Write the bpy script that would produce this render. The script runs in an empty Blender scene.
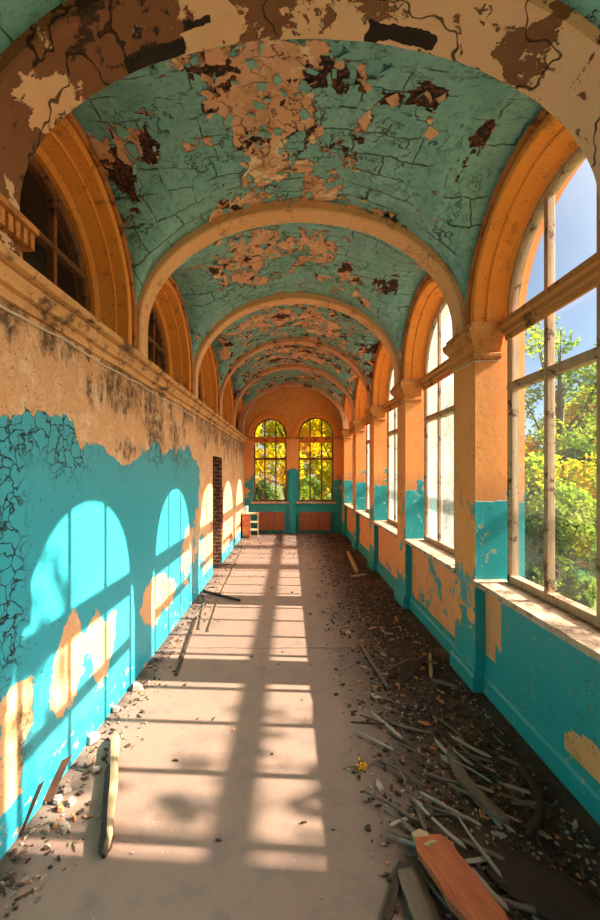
import bpy, bmesh, math, random
from mathutils import Vector, Matrix, noise
random.seed(7)
R = random.Random(11)
C = bpy.context.scene.collection
PI = math.pi

# ------------------------------------------------------------------ layout
EYE = 1.85
XL, XR = -1.38, 1.57            # wall faces
XC, HA = (XL + XR) / 2, (XR - XL) / 2
YE = 12.1                       # end wall
YB = -2.55                      # wall behind the camera
PITCH = 2.05
CEN = [2.575 + PITCH * k for k in range(-2, 5)]       # bay centres
HW = 0.815                      # half opening
ZSPR = 3.15                     # arch springing
ZSILL = 0.93
XW = 1.80                       # window plane on the right
XWL = -1.62

# ------------------------------------------------------------------ mesh helpers
def link(o):
    C.objects.link(o); return o
def mk(name, verts, faces, mat=None, parent=None, smooth=False, uv=None):
    me = bpy.data.meshes.new(name)
    me.from_pydata([tuple(v) for v in verts], [], faces)
    me.validate(); me.update()
    if smooth:
        for p in me.polygons: p.use_smooth = True
    o = link(bpy.data.objects.new(name, me))
    if mat: me.materials.append(mat)
    if parent: o.parent = parent
    return o
class MB:
    def __init__(s): s.v = []; s.f = []
    def add(s, v, f):
        n = len(s.v); s.v += [Vector(a) for a in v]; s.f += [tuple(i + n for i in q) for q in f]
    def box(s, a, b):
        x0, y0, z0 = a; x1, y1, z1 = b
        s.add([(x0,y0,z0),(x1,y0,z0),(x1,y1,z0),(x0,y1,z0),(x0,y0,z1),(x1,y0,z1),(x1,y1,z1),(x0,y1,z1)],
              [(0,3,2,1),(4,5,6,7),(0,1,5,4),(1,2,6,5),(2,3,7,6),(3,0,4,7)])
    def hexa(s, p):
        s.add(p, [(0,3,2,1),(4,5,6,7),(0,1,5,4),(1,2,6,5),(2,3,7,6),(3,0,4,7)])
    def tube(s, pts, rad, n=8, cap=True):
        pts = [Vector(p) for p in pts]
        rings = []
        up = Vector((0,0,1))
        for i, p in enumerate(pts):
            d = (pts[min(i+1,len(pts)-1)] - pts[max(i-1,0)]).normalized()
            a = d.cross(up)
            if a.length < 1e-3: a = d.cross(Vector((1,0,0)))
            a.normalize(); b = a.cross(d).normalized()
            r = rad[i] if isinstance(rad, (list, tuple)) else rad
            rings.append([p + (a*math.cos(t)+b*math.sin(t))*r for t in [2*PI*k/n for k in range(n)]])
        v = [q for r in rings for q in r]; f = []
        for i in range(len(pts)-1):
            for k in range(n):
                f.append((i*n+k, i*n+(k+1)%n, (i+1)*n+(k+1)%n, (i+1)*n+k))
        if cap:
            f.append(tuple(range(n-1,-1,-1))); f.append(tuple((len(pts)-1)*n+k for k in range(n)))
        s.add(v, f)
    def strip(s, rows, closed=False):
        # rows: list of equal-length lists of points
        n = len(rows[0]); v = [p for r in rows for p in r]; f = []
        for i in range(len(rows)-1):
            for k in range(n - (0 if closed else 1)):
                k2 = (k+1) % n
                f.append((i*n+k, i*n+k2, (i+1)*n+k2, (i+1)*n+k))
        s.add(v, f)
    def build(s, name, mat=None, parent=None, smooth=False, bevel=0, recalc=True):
        o = mk(name, s.v, s.f, mat, parent, smooth)
        if recalc:
            bm = bmesh.new(); bm.from_mesh(o.data)
            bmesh.ops.recalc_face_normals(bm, faces=bm.faces); bm.to_mesh(o.data); bm.free()
        if bevel:
            m = o.modifiers.new('bevel', 'BEVEL'); m.width = bevel; m.segments = 2; m.limit_method = 'ANGLE'
        return o
def tag(o, label=None, cat=None, group=None, kind=None):
    if label: o['label'] = label
    if cat: o['category'] = cat
    if group: o['group'] = group
    if kind: o['kind'] = kind
    return o
def struct(o, label=None, cat=None):
    o['kind'] = 'structure'
    return tag(o, label, cat)
def empty(name, loc=(0,0,0)):
    o = link(bpy.data.objects.new(name, None)); o.location = loc; o.empty_display_size = .1
    return o
def floor_at(px, py, z=0.0):
    s = (py - 472) / (EYE - z)
    return Vector(((px - 290) / s, 400 / s, z))
def wall_at(px, py, X):
    s = (px - 290) / X
    return (400 / s, EYE - (py - 472) / s)

# ------------------------------------------------------------------ node helpers
class NT:
    def __init__(s, name):
        s.m = bpy.data.materials.new(name); s.m.use_nodes = True
        s.t = s.m.node_tree; s.t.nodes.clear()
        s.out = s.t.nodes.new('ShaderNodeOutputMaterial')
        s.geo = s.t.nodes.new('ShaderNodeNewGeometry')
        s.pos = s.geo.outputs['Position']
    def n(s, typ, **kw):
        d = s.t.nodes.new(typ)
        for k, v in kw.items(): setattr(d, k, v)
        return d
    def put(s, sock, v):
        if isinstance(v, bpy.types.NodeSocket): s.t.links.new(v, sock)
        elif v is not None:
            if sock.type == 'RGBA' and len(v) == 3: v = (*v, 1)
            sock.default_value = v
    def math(s, op, a, b=None, c=None, clamp=False):
        d = s.n('ShaderNodeMath', operation=op, use_clamp=clamp)
        s.put(d.inputs[0], a)
        if b is not None: s.put(d.inputs[1], b)
        if c is not None: s.put(d.inputs[2], c)
        return d.outputs[0]
    def noise(s, scale, detail=5, rough=.6, vec=None, dist=0, col=False):
        d = s.n('ShaderNodeTexNoise'); d.inputs['Scale'].default_value = scale
        d.inputs['Detail'].default_value = detail; d.inputs['Roughness'].default_value = rough
        d.inputs['Distortion'].default_value = dist
        s.t.links.new(vec or s.pos, d.inputs['Vector'])
        return d.outputs[1 if col else 0]
    def vor(s, scale, feature='F1', vec=None, out=0, rnd=1):
        d = s.n('ShaderNodeTexVoronoi', feature=feature); d.inputs['Scale'].default_value = scale
        d.inputs['Randomness'].default_value = rnd
        s.t.links.new(vec or s.pos, d.inputs['Vector'])
        return d.outputs[out]
    def mapr(s, v, a, b, c=0., d=1., smooth=False):
        m = s.n('ShaderNodeMapRange'); m.clamp = True
        if smooth: m.interpolation_type = 'SMOOTHSTEP'
        s.put(m.inputs[0], v); s.put(m.inputs[1], a); s.put(m.inputs[2], b); s.put(m.inputs[3], c); s.put(m.inputs[4], d)
        return m.outputs[0]
    def mix(s, f, a, b, mode='MIX'):
        d = s.n('ShaderNodeMix', data_type='RGBA', blend_type=mode)
        s.put(d.inputs[0], f); s.put(d.inputs[6], a); s.put(d.inputs[7], b)
        return d.outputs[2]
    def scale(s, vec, sc):
        d = s.n('ShaderNodeMapping'); s.t.links.new(vec, d.inputs[0]); d.inputs['Scale'].default_value = sc
        return d.outputs[0]
    def warp(s, amt, sc, vec=None):
        c = s.noise(sc, 3, .6, vec, col=True)
        a = s.n('ShaderNodeVectorMath', operation='SUBTRACT'); s.t.links.new(c, a.inputs[0]); a.inputs[1].default_value = (.5,.5,.5)
        b = s.n('ShaderNodeVectorMath', operation='MULTIPLY_ADD'); s.t.links.new(a.outputs[0], b.inputs[0])
        b.inputs[1].default_value = (amt,)*3; s.t.links.new(vec or s.pos, b.inputs[2])
        return b.outputs[0]
    def xyz(s, vec=None):
        d = s.n('ShaderNodeSeparateXYZ'); s.t.links.new(vec or s.pos, d.inputs[0]); return d.outputs
    def attr(s, name):
        d = s.n('ShaderNodeAttribute'); d.attribute_name = name; return d.outputs['Fac']
    def bump(s, h, strength=.5, dist=.02, prev=None):
        d = s.n('ShaderNodeBump'); d.inputs['Strength'].default_value = strength; d.inputs['Distance'].default_value = dist
        s.t.links.new(h, d.inputs['Height'])
        if prev: s.t.links.new(prev, d.inputs['Normal'])
        return d.outputs[0]
    def bsdf(s, col, rough=.8, normal=None, spec=.3, metallic=0, trans=None):
        b = s.n('ShaderNodeBsdfPrincipled')
        s.put(b.inputs['Base Color'], col); s.put(b.inputs['Roughness'], rough)
        b.inputs['Specular IOR Level'].default_value = spec
        s.put(b.inputs['Metallic'], metallic)
        if normal: s.t.links.new(normal, b.inputs['Normal'])
        s.t.links.new(b.outputs[0], s.out.inputs[0])
        return b
def lin(r, g, b):
    f = lambda c: (c/255/12.92) if c/255 <= .04045 else ((c/255+.055)/1.055)**2.4
    return (f(r), f(g), f(b))

PEACH = lin(218,160,112); PEACH2 = lin(196,132,84); ORANGE = lin(226,146,48); TEAL_C = lin(92,160,142)
TEAL_W = lin(18,160,172); TEAL_D = lin(40,132,134); BROWN = lin(82,48,32); DARK = lin(34,22,18)

def mat_ceiling():
    s = NT('peeling_vault_paint')
    w = s.warp(.10, 4.0)
    peel = s.attr('peel')
    n1 = s.noise(1.5, 3, .6, w)
    n2 = s.noise(5.5, 5, .65, w)
    # square shards of paint: cell values of a stretched, slightly warped voronoi
    def cells(sc, vs):
        d = s.n('ShaderNodeTexVoronoi', distance='CHEBYCHEV'); d.inputs['Scale'].default_value = sc; d.inputs['Randomness'].default_value = .8
        s.t.links.new(s.scale(s.warp(.05, 6), vs), d.inputs['Vector'])
        q = s.n('ShaderNodeSeparateColor'); s.t.links.new(d.outputs[1], q.inputs[0]); return q.outputs
    cs = cells(6.0, (1.3,.8,1.3)); cf = cells(13.0, (1.2,.8,1.2))
    m = s.math('ADD', s.math('MULTIPLY', n1, .8), s.math('MULTIPLY', n2, .45))
    m = s.math('ADD', m, s.math('MULTIPLY', cs[0], .26))
    m = s.math('ADD', m, s.math('MULTIPLY', cf[0], .12))
    m = s.math('ADD', m, peel)
    bare = s.mapr(m, .95, .958)
    n3 = s.noise(2.6, 6, .7, s.warp(.3, 2.0))
    dm = s.math('ADD', s.math('ADD', n3, s.attr('deep')), s.math('MULTIPLY', cf[1], .12))
    deep = s.math('MULTIPLY', bare, s.mapr(dm, .65, .665))
    rim = s.math('MULTIPLY', bare, s.mapr(m, .958, 1.0, 1, 0))
    teal = s.mix(s.noise(1.1, 4), lin(102,160,150), lin(150,194,184))
    teal = s.mix(s.mapr(cs[2], .2, .9), teal, s.mix(.35, teal, lin(78,134,128)))
    teal = s.mix(s.mapr(s.noise(20, 4, .7), .5, .75), teal, lin(76,112,98))
    # cracks follow the boards under the paint
    b = s.n('ShaderNodeTexBrick'); b.inputs['Scale'].default_value = 1; b.inputs['Brick Width'].default_value = .42
    b.inputs['Row Height'].default_value = .17; b.inputs['Mortar Size'].default_value = .006
    xx = s.xyz(s.warp(.10, 5)); cb = s.n('ShaderNodeCombineXYZ')
    s.t.links.new(s.math('ADD', xx[0], s.math('MULTIPLY', xx[2], .55)), cb.inputs[0]); s.t.links.new(xx[1], cb.inputs[1]); s.t.links.new(cb.outputs[0], b.inputs[0])
    crm = s.math('MULTIPLY', b.outputs[1], s.mapr(s.noise(2.2,3), .46, .52))
    rn = s.math('ABSOLUTE', s.math('SUBTRACT', s.noise(2.4, 6, .6), .5))
    crm = s.math('MAXIMUM', crm, s.math('MULTIPLY', s.mapr(rn, .002, .006, 1, 0), s.mapr(s.noise(1.3,2), .45, .55)))
    teal = s.mix(s.math('MULTIPLY', crm, .85), teal, lin(40,44,34))
    peach = s.mix(s.noise(2.2, 5, .7), lin(240,182,142), lin(204,134,94))
    peach = s.mix(s.mapr(s.noise(9, 6, .75), .55, .75), peach, lin(150,96,62))
    peach = s.mix(s.mapr(s.noise(4, 5, .75), .56, .62), peach, lin(242,204,160))
    peach = s.mix(s.math('MULTIPLY', s.mapr(rn, .002, .008, 1, 0), .6), peach, BROWN)
    dk = s.mix(s.mapr(s.vor(34), .2, .6), lin(112,62,42), lin(38,22,18))
    col = s.mix(bare, teal, peach)
    col = s.mix(s.math('MULTIPLY', rim, .7), col, lin(84,46,28))
    col = s.mix(deep, col, dk)
    h = s.math('SUBTRACT', s.math('MULTIPLY', s.math('SUBTRACT', 1., bare), s.math('ADD', .8, s.math('MULTIPLY', cf[2], .5))), s.math('MULTIPLY', deep, .8))
    h = s.math('ADD', h, s.math('MULTIPLY', s.noise(14, 5), .35))
    h = s.math('SUBTRACT', h, s.math('MULTIPLY', crm, .6))
    s.bsdf(col, s.mix(bare, (.38,)*3, (.9,)*3), s.bump(h, 1., .045), .4)
    return s.m

def mat_left_wall():
    s = NT('cracked_turquoise_wall')
    x, y, z = s.xyz()[:]
    w = s.warp(.22, 2.2)
    peel = s.attr('peel')
    n1 = s.noise(2.0, 6, .7, w); n2 = s.noise(9, 5, .7, w)
    # dado edge
    edge_h = s.math('ADD', z, s.math('ADD', s.math('MULTIPLY', s.math('SUBTRACT', n1, .5), .7), s.math('MULTIPLY', s.math('SUBTRACT', n2, .5), .22)))
    above = s.mapr(s.math('ADD', edge_h, peel), 2.115, 2.13)
    m2 = s.math('ADD', s.math('MULTIPLY', n2, .5), s.math('MULTIPLY', n1, .7))
    chips = s.mapr(s.math('ADD', m2, peel), .86, .875)
    bare = s.math('MAXIMUM', above, chips)
    teal = s.mix(s.noise(.9, 3), lin(34,146,162), lin(60,162,172))
    # crackle
    cr = s.vor(11, 'DISTANCE_TO_EDGE', s.warp(.2, 6))
    zone = s.math('ADD', s.math('SUBTRACT', z, 1.98), s.math('MULTIPLY', s.math('SUBTRACT', s.noise(1.5,3), .5), 1.2))
    zone = s.math('MAXIMUM', s.mapr(zone, -.12, .05), s.attr('crack'))
    crm = s.math('MULTIPLY', s.mapr(cr, .02, .06, 1, 0), zone)
    teal = s.mix(crm, teal, lin(8,40,44))
    teal = s.mix(s.mapr(s.noise(40, 2), .66, .7), teal, lin(14,70,74))
    peach = s.mix(s.noise(1.6, 5, .7), lin(224,172,128), lin(206,146,92))
    peach = s.mix(s.mapr(s.noise(6, 5, .7), .5, .72), peach, lin(232,196,156))
    peach = s.mix(s.mapr(s.noise(60, 2), .64, .7), peach, lin(120,78,48))
    # mould running down from the cornice
    run = s.noise(3.2, 6, .75, s.scale(s.warp(.1,6), (1, 1.4, .45)))
    top = s.mapr(z, 1.9, 2.7, -.10, .14)
    mould = s.mapr(s.math('ADD', s.math('ADD', run, top), s.attr('mould')), .56, .64)
    mt = s.mapr(s.noise(11, 7, .8), .36, .56)
    mould = s.math('MULTIPLY', mould, mt)
    col = s.mix(bare, teal, peach)
    col = s.mix(s.math('MULTIPLY', mould, .85), col, lin(58,40,28))
    brick = s.attr('brick')
    bk = s.mapr(s.math('ADD', brick, s.math('MULTIPLY', s.math('SUBTRACT', n2, .5), .8)), .45, .5)
    bcol = s.mix(s.mapr(s.vor(24), .1, .5), lin(160,96,66), lin(88,54,40))
    col = s.mix(bk, col, bcol)
    # fresh skirting stripe painted in turquoise
    sk = s.mapr(s.math('ADD', z, s.math('MULTIPLY', s.math('SUBTRACT', n2, .5), .06)), .2, .205, 1, 0)
    skc = s.mix(s.mapr(s.noise(14,4), .6, .66), lin(40,152,170), lin(196,166,130))
    col = s.mix(s.math('MULTIPLY', sk, s.mapr(n1, .3, .4)), col, skc)
    h = s.math('SUBTRACT', s.math('SUBTRACT', 1., bare), s.math('MULTIPLY', crm, .6))
    h = s.math('ADD', h, s.math('MULTIPLY', s.noise(12, 6), .4))
    s.bsdf(col, s.mix(bare, (.4,)*3, (.9,)*3), s.bump(h, .6, .015), .3)
    return s.m

def mat_right(name, mode):
    # orange plaster with a turquoise dado. mode: 'pier' / 'apron'
    s = NT(name)
    x, y, z = s.xyz()[:]
    w = s.warp(.2, 2.5)
    n1 = s.noise(2.4, 5, .65, w); n2 = s.noise(8, 5, .7, w)
    org = s.mix(s.noise(1.3, 4, .6), lin(232,142,68), lin(240,166,100))
    org = s.mix(s.mapr(s.noise(7, 5, .75), .56, .74), org, lin(206,128,60))
    org = s.mix(s.mapr(s.noise(75, 2), .67, .72), org, lin(96,52,24))
    teal = s.mix(s.noise(1.5, 4), lin(18,140,148), lin(46,150,150))
    zz = s.math('ADD', z, s.math('MULTIPLY', s.math('SUBTRACT', n2, .5), .06))
    m = s.math('ADD', s.math('MULTIPLY', n1, .8), s.math('MULTIPLY', n2, .5))
    if mode == 'apron':
        m = s.math('ADD', m, s.attr('peel'))
        keep = s.mapr(m, .70, .71, 1, 0)
    else:
        m = s.math('ADD', s.math('ADD', m, s.attr('peel')), s.mapr(x, XR+.002, XR+.010, 0, -.3))
        keep = s.mapr(m, .62, .63, 1, 0)
        keep = s.math('MULTIPLY', keep, s.mapr(zz, 1.60, 1.605, 1, 0))
        old = s.math('MULTIPLY', s.mapr(s.math('ADD', m, s.mapr(x, XR+.002, XR+.010, 0, .3)), .56, .565, 1, 0), s.mapr(zz, 1.9, 1.92, 1, 0))
        keep = s.math('MAXIMUM', keep, old)
    rim = s.math('MULTIPLY', s.mapr(m, .62 if mode != 'apron' else .70, .66 if mode != 'apron' else .73, 1, 0), s.math('SUBTRACT', 1., keep))
    peach = s.mix(s.noise(3, 4), lin(230,160,110), lin(218,138,84))
    low = s.mapr(z, 1.9, 1.6)
    col = s.mix(low, org, s.mix(.35, org, peach)) if mode == 'pier' else peach
    col = s.mix(s.math('MULTIPLY', rim, s.math('MULTIPLY', low, .4)), col, lin(120,84,52))
    col = s.mix(keep, col, teal)
    chip = s.mapr(s.noise(16, 4, .7, s.scale(w, (1,1,.6))), .635, .645)
    chip = s.math('MULTIPLY', chip, keep)
    col = s.mix(chip, col, s.mix(s.noise(5,1), lin(210,196,110), lin(24,50,48)))
    crk = s.math('ABSOLUTE', s.math('SUBTRACT', s.noise(2.1, 6, .6), .5))
    crm = s.math('MULTIPLY', s.mapr(crk, .0015, .004, 1, 0), s.mapr(s.noise(1.3,2), .5, .55))
    col = s.mix(s.math('MULTIPLY', crm, .7), col, lin(70,40,22))
    h = s.math('ADD', s.math('MULTIPLY', keep, 1.), s.math('MULTIPLY', s.noise(13, 5), .4))
    h = s.math('SUBTRACT', h, s.math('ADD', crm, chip))
    s.bsdf(col, s.mix(keep, (.8,)*3, (.45,)*3), s.bump(h, .5, .01), .3)
    return s.m

def mat_plain(name, a, b, dirt=(.2,.12,.07), dirt_amt=.6, sc=2.0, rough=.75, bstr=.4, spots=True, dlo=.56, dhi=.72):
    s = NT(name)
    c = s.mix(s.noise(sc, 5, .65), a, b)
    d = s.mapr(s.noise(sc*3, 6, .75, s.warp(.1, 5)), dlo, dhi)
    c = s.mix(s.math('MULTIPLY', d, dirt_amt), c, dirt)
    if spots: c = s.mix(s.mapr(s.noise(70, 2), .66, .7), c, dirt)
    crk = s.math('MULTIPLY', s.mapr(s.math('ABSOLUTE', s.math('SUBTRACT', s.noise(1.9, 5, .6), .5)), .0015, .004, 1, 0), s.mapr(s.noise(1.1, 2), .45, .55))
    c = s.mix(s.math('MULTIPLY', crk, .6), c, dirt)
    h = s.math('SUBTRACT', s.noise(12, 5), crk)
    s.bsdf(c, rough, s.bump(h, bstr, .01), .3)
    return s.m
def mat_wood(name, a, b, axis=1, rough=.7, worn=None, wl=.55):
    s = NT(name)
    tc = s.n('ShaderNodeTexCoord')
    sc = [26, 26, 26]; sc[axis] = 1.6
    v = s.scale(tc.outputs['Object'], tuple(sc))
    g = s.noise(1.0, 6, .7, v, dist=.6)
    c = s.mix(s.mapr(g, .3, .7), a, b)
    if worn:
        c = s.mix(s.mapr(s.noise(6, 6, .75, tc.outputs['Object']), wl, wl+.06), c, worn)
    c = s.mix(s.mapr(s.noise(2.0, 6, .7, v), .62, .72), c, tuple(x*.25 for x in a))
    s.bsdf(c, rough, s.bump(g, .5, .006), .3)
    return s.m
def mat_glass(name, milky, tint=(.93,.98,.97)):
    s = NT(name)
    tr = s.n('ShaderNodeBsdfTransparent'); tr.inputs[0].default_value = (*tint, 1)
    gl = s.n('ShaderNodeBsdfGlossy'); gl.inputs[1].default_value = .03
    df = s.n('ShaderNodeBsdfDiffuse'); df.inputs[0].default_value = (.85,.84,.78,1)
    tl = s.n('ShaderNodeBsdfTranslucent'); tl.inputs[0].default_value = (.92,.92,.86,1)
    a = s.n('ShaderNodeMixShader'); fr = s.n('ShaderNodeLayerWeight')
    s.put(a.inputs[0], s.math('ADD', .03, s.math('MULTIPLY', s.math('POWER', fr.outputs[1], 5.), .6))); s.t.links.new(tr.outputs[0], a.inputs[1]); s.t.links.new(gl.outputs[0], a.inputs[2])
    d = s.n('ShaderNodeMixShader'); d.inputs[0].default_value = .75
    s.t.links.new(df.outputs[0], d.inputs[1]); s.t.links.new(tl.outputs[0], d.inputs[2])
    m = s.n('ShaderNodeMixShader')
    f = s.mapr(s.noise(2.2, 6, .7, s.warp(.3, 2)), .3, .75, milky*.6, min(1, milky*1.5))
    s.put(m.inputs[0], f)
    s.t.links.new(a.outputs[0], m.inputs[1]); s.t.links.new(d.outputs[0], m.inputs[2])
    s.t.links.new(m.outputs[0], s.out.inputs[0])
    return s.m
def mat_leaf(name, a, b, c=None):
    s = NT(name)
    r = s.geo.outputs['Random Per Island']
    col = s.mix(r, a, b)
    if c: col = s.mix(s.mapr(s.noise(.6, 3), .42, .6), col, c)
    df = s.n('ShaderNodeBsdfDiffuse'); tl = s.n('ShaderNodeBsdfTranslucent')
    s.put(df.inputs[0], col); s.put(tl.inputs[0], col)
    m = s.n('ShaderNodeMixShader'); m.inputs[0].default_value = .45
    s.t.links.new(df.outputs[0], m.inputs[1]); s.t.links.new(tl.outputs[0], m.inputs[2])
    s.t.links.new(m.outputs[0], s.out.inputs[0])
    return s.m
def mat_floor():
    s = NT('dusty_concrete_floor')
    x, y, z = s.xyz()[:]
    base = s.mix(s.noise(.9, 5, .6), lin(124,102,92), lin(146,120,104))
    base = s.mix(s.mapr(s.noise(5, 6, .7), .5, .75), base, lin(112,98,94))
    w = s.warp(.5, 1.3)
    wx = s.xyz(w)[0]
    # brown soil and rot heaped along the window side, thinner along the left wall and at the far end
    right = s.mapr(s.math('ADD', wx, s.math('MULTIPLY', s.noise(2.2, 5, .7), .7)), .72, 1.25)
    left = s.mapr(s.math('ADD', wx, s.math('MULTIPLY', s.noise(3, 5, .7), .4)), -1.02, -1.2)
    far = s.mapr(s.math('ADD', y, s.math('MULTIPLY', s.noise(1.2, 5, .7), 3)), 9.5, 13.5)
    dirt = s.math('MAXIMUM', right, s.math('MULTIPLY', s.math('MAXIMUM', left, s.math('MULTIPLY', far, .9)), .75))
    dt = s.mapr(s.noise(13, 6, .8), .32, .6)
    dirt = s.math('MULTIPLY', dirt, s.math('ADD', .62, s.math('MULTIPLY', dt, .38)))
    soil = s.mix(s.noise(6, 6, .75), lin(74,52,42), lin(44,32,28))
    soil = s.mix(s.mapr(s.noise(1.3, 3), .5, .65), soil, lin(112,80,62))
    col = s.mix(dirt, base, soil)
    sp = s.mapr(s.vor(30, 'F1', s.warp(.06, 9)), .10, .14, 1, 0)
    sp = s.math('MULTIPLY', sp, s.mapr(s.noise(3.2, 3), .45, .6))
    col = s.mix(s.math('MULTIPLY', sp, .5), col, lin(190,170,152))
    sp2 = s.math('MULTIPLY', s.mapr(s.vor(44), .08, .12, 1, 0), s.mapr(s.noise(2.6, 3), .52, .66))
    col = s.mix(sp2, col, lin(52,40,34))
    ck = s.math('MULTIPLY', s.mapr(s.math('ABSOLUTE', s.math('SUBTRACT', s.xyz(s.warp(.05, 2))[1], 4.2)), .003, .009, 1, 0), .7)
    col = s.mix(ck, col, lin(60,44,38))
    h = s.math('ADD', s.math('MULTIPLY', dirt, s.noise(20, 6, .8)), s.math('MULTIPLY', s.noise(7, 5), .25))
    h = s.math('ADD', h, s.math('SUBTRACT', s.math('MULTIPLY', sp, .4), ck))
    s.bsdf(col, .75, s.bump(h, .7, .03), .3)
    return s.m
def mat_brick():
    s = NT('exposed_brick')
    b = s.n('ShaderNodeTexBrick'); b.inputs['Scale'].default_value = 1
    sp = s.n('ShaderNodeCombineXYZ'); xyz = s.xyz(s.warp(.02, 14))
    s.t.links.new(s.math('ADD', xyz[0], xyz[1]), sp.inputs[0]); s.t.links.new(xyz[2], sp.inputs[1])
    s.t.links.new(sp.outputs[0], b.inputs['Vector'])
    b.inputs['Brick Width'].default_value = .22; b.inputs['Row Height'].default_value = .075
    b.inputs['Mortar Size'].default_value = .012
    b.inputs['Color1'].default_value = (*lin(150,84,58),1); b.inputs['Color2'].default_value = (*lin(112,66,48),1)
    b.inputs['Mortar'].default_value = (*lin(190,160,130),1)
    c = s.mix(s.mapr(s.noise(18,6,.8), .4, .6), b.outputs[0], lin(74,52,42))
    s.bsdf(c, .9, s.bump(s.noise(16,6,.8), .9, .03), .2)
    return s.m

M = {}
M['vault'] = mat_ceiling()
M['left'] = mat_left_wall()
M['pier'] = mat_right('orange_plaster_turquoise_dado', 'pier')
M['apron'] = mat_right('turquoise_apron_paint', 'apron')
M['orange'] = mat_plain('ochre_plaster', lin(238,138,46), lin(240,156,72), lin(100,50,22), .7)
M['ochre_dark'] = mat_plain('ochre_stained_plaster', lin(230,130,44), lin(206,116,54), lin(70,36,16), .85, dlo=.48, dhi=.62)
M['rib'] = mat_plain('peach_rib_plaster', lin(228,160,104), lin(236,180,128), lin(120,70,40), .7)
M['rib_old'] = mat_plain('stained_rib_plaster', lin(228,172,128), lin(196,126,84), lin(92,50,32), .85, dlo=.56, dhi=.60, sc=1.1)
M['capital'] = mat_plain('capital_plaster', lin(214,140,70), lin(190,118,58), lin(88,50,28), .8, dlo=.5, dhi=.66)
M['cornice'] = mat_plain('cornice_plaster', lin(224,170,112), lin(196,134,74), lin(70,44,28), .9, dlo=.50, dhi=.62, sc=1.3)
M['ring'] = mat_plain('brown_ochre_moulding', lin(206,124,54), lin(172,98,48), lin(70,38,18), .85, dlo=.5, dhi=.62)
def mat_near_rib():
    s = NT('broken_rib_plaster')
    x, y, z = s.xyz(s.warp(.09, 9))[:]
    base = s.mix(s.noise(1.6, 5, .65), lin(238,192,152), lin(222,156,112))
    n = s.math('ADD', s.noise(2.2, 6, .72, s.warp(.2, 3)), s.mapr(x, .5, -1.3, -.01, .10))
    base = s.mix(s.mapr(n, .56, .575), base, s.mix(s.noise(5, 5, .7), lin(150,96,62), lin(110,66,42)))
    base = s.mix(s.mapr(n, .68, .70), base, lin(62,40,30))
    rn = s.math('ABSOLUTE', s.math('SUBTRACT', s.noise(1.5, 4, .5), .5))
    ck = s.math('MULTIPLY', s.mapr(rn, .002, .005, 1, 0), .85)
    base = s.mix(ck, base, lin(40,26,20))
    gap = None
    for x0, x1, y0, y1 in ((.37,.69,1.865,1.95),(-.78,-.50,1.89,1.96),(-.50,-.36,1.82,1.86)):
        g = s.math('MULTIPLY', s.math('MULTIPLY', s.math('GREATER_THAN', x, x0), s.math('LESS_THAN', x, x1)), s.math('MULTIPLY', s.math('GREATER_THAN', y, y0), s.math('LESS_THAN', y, y1)))
        gap = g if gap is None else s.math('MAXIMUM', gap, g)
    base = s.mix(gap, base, s.mix(s.noise(9,5), lin(58,40,32), lin(30,22,20)))
    h = s.math('SUBTRACT', s.math('MULTIPLY', s.noise(10,5), .4), s.math('ADD', s.math('ADD', ck, gap), s.mapr(n, .56, .575)))
    s.bsdf(base, .85, s.bump(h, .9, .03), .3)
    return s.m
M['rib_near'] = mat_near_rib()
M['endwall'] = mat_right('end_wall_plaster', 'pier')
M['sill'] = mat_plain('dusty_sill', lin(206,178,152), lin(176,140,112), lin(110,76,52), .8, sc=4, dlo=.5, dhi=.6)
M['frame'] = mat_wood('weathered_window_paint', lin(196,164,132), lin(160,120,84), 2, worn=lin(92,58,36))
M['frame_dark'] = mat_wood('dark_window_wood', lin(150,92,50), lin(104,62,36), 2, worn=lin(40,26,20))
M['beam'] = mat_wood('ochre_beam_wood', lin(198,132,70), lin(168,104,52), 1, worn=lin(96,60,34))
M['glass'] = mat_glass('old_clear_glass', .015)
M['milky'] = mat_glass('dusty_glass', .16)
M['darkglass'] = mat_glass('dark_dusty_glass', .04)
M['floor'] = mat_floor()
M['brick'] = mat_brick()
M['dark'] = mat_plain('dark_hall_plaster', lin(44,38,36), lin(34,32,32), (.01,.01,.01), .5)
M['skirt'] = mat_right('turquoise_skirting', 'apron')

# ------------------------------------------------------------------ vault surface
def zl(y):
    c = min(CEN, key=lambda q: abs(q - y)); d = abs(y - c); r = HW + .125
    return ZSPR + (math.sqrt(max(0, r*r - d*d)) if d < r else 0)
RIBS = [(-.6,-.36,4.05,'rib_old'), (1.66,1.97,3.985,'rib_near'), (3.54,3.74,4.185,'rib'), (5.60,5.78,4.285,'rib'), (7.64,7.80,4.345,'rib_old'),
        (9.57,9.72,4.355,'rib_old'), (11.45,11.60,4.33,'rib_old')]
def crown(y):
    K = [((a+b)/2, c) for a, b, c, _ in RIBS]
    if y <= K[0][0]: return K[0][1]
    for (a, c), (b, d) in zip(K, K[1:]):
        if y <= b: return c + (d-c)*(y-a)/(b-a)
    return K[-1][1]
def zb(x, y):
    t = (x - XC) / HA
    return ZSPR - .02 + (crown(y) + .10 - ZSPR) * math.sqrt(max(0, 1 - t*t))
def smax(a, b, k):
    h = max(0, k - abs(a - b)) / k
    return max(a, b) + h*h*k*.25
def zvault(x, y):
    e = min(1, (HA - abs(x - XC)) / .12)
    return smax(zb(x, y), zl(y), .02 + .22 * max(0, e))
def ray_vault(px, py):
    dx, dz = (px-290)/400, (472-py)/400
    y = .8
    while y < YE:
        x, z = dx*y, EYE + dz*y
        if XL < x < XR and z >= zvault(x, y): return Vector((x, y, z))
        if not XL < x < XR: break
        y += .01
    return Vector((dx*y, y, EYE+dz*y))
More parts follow.
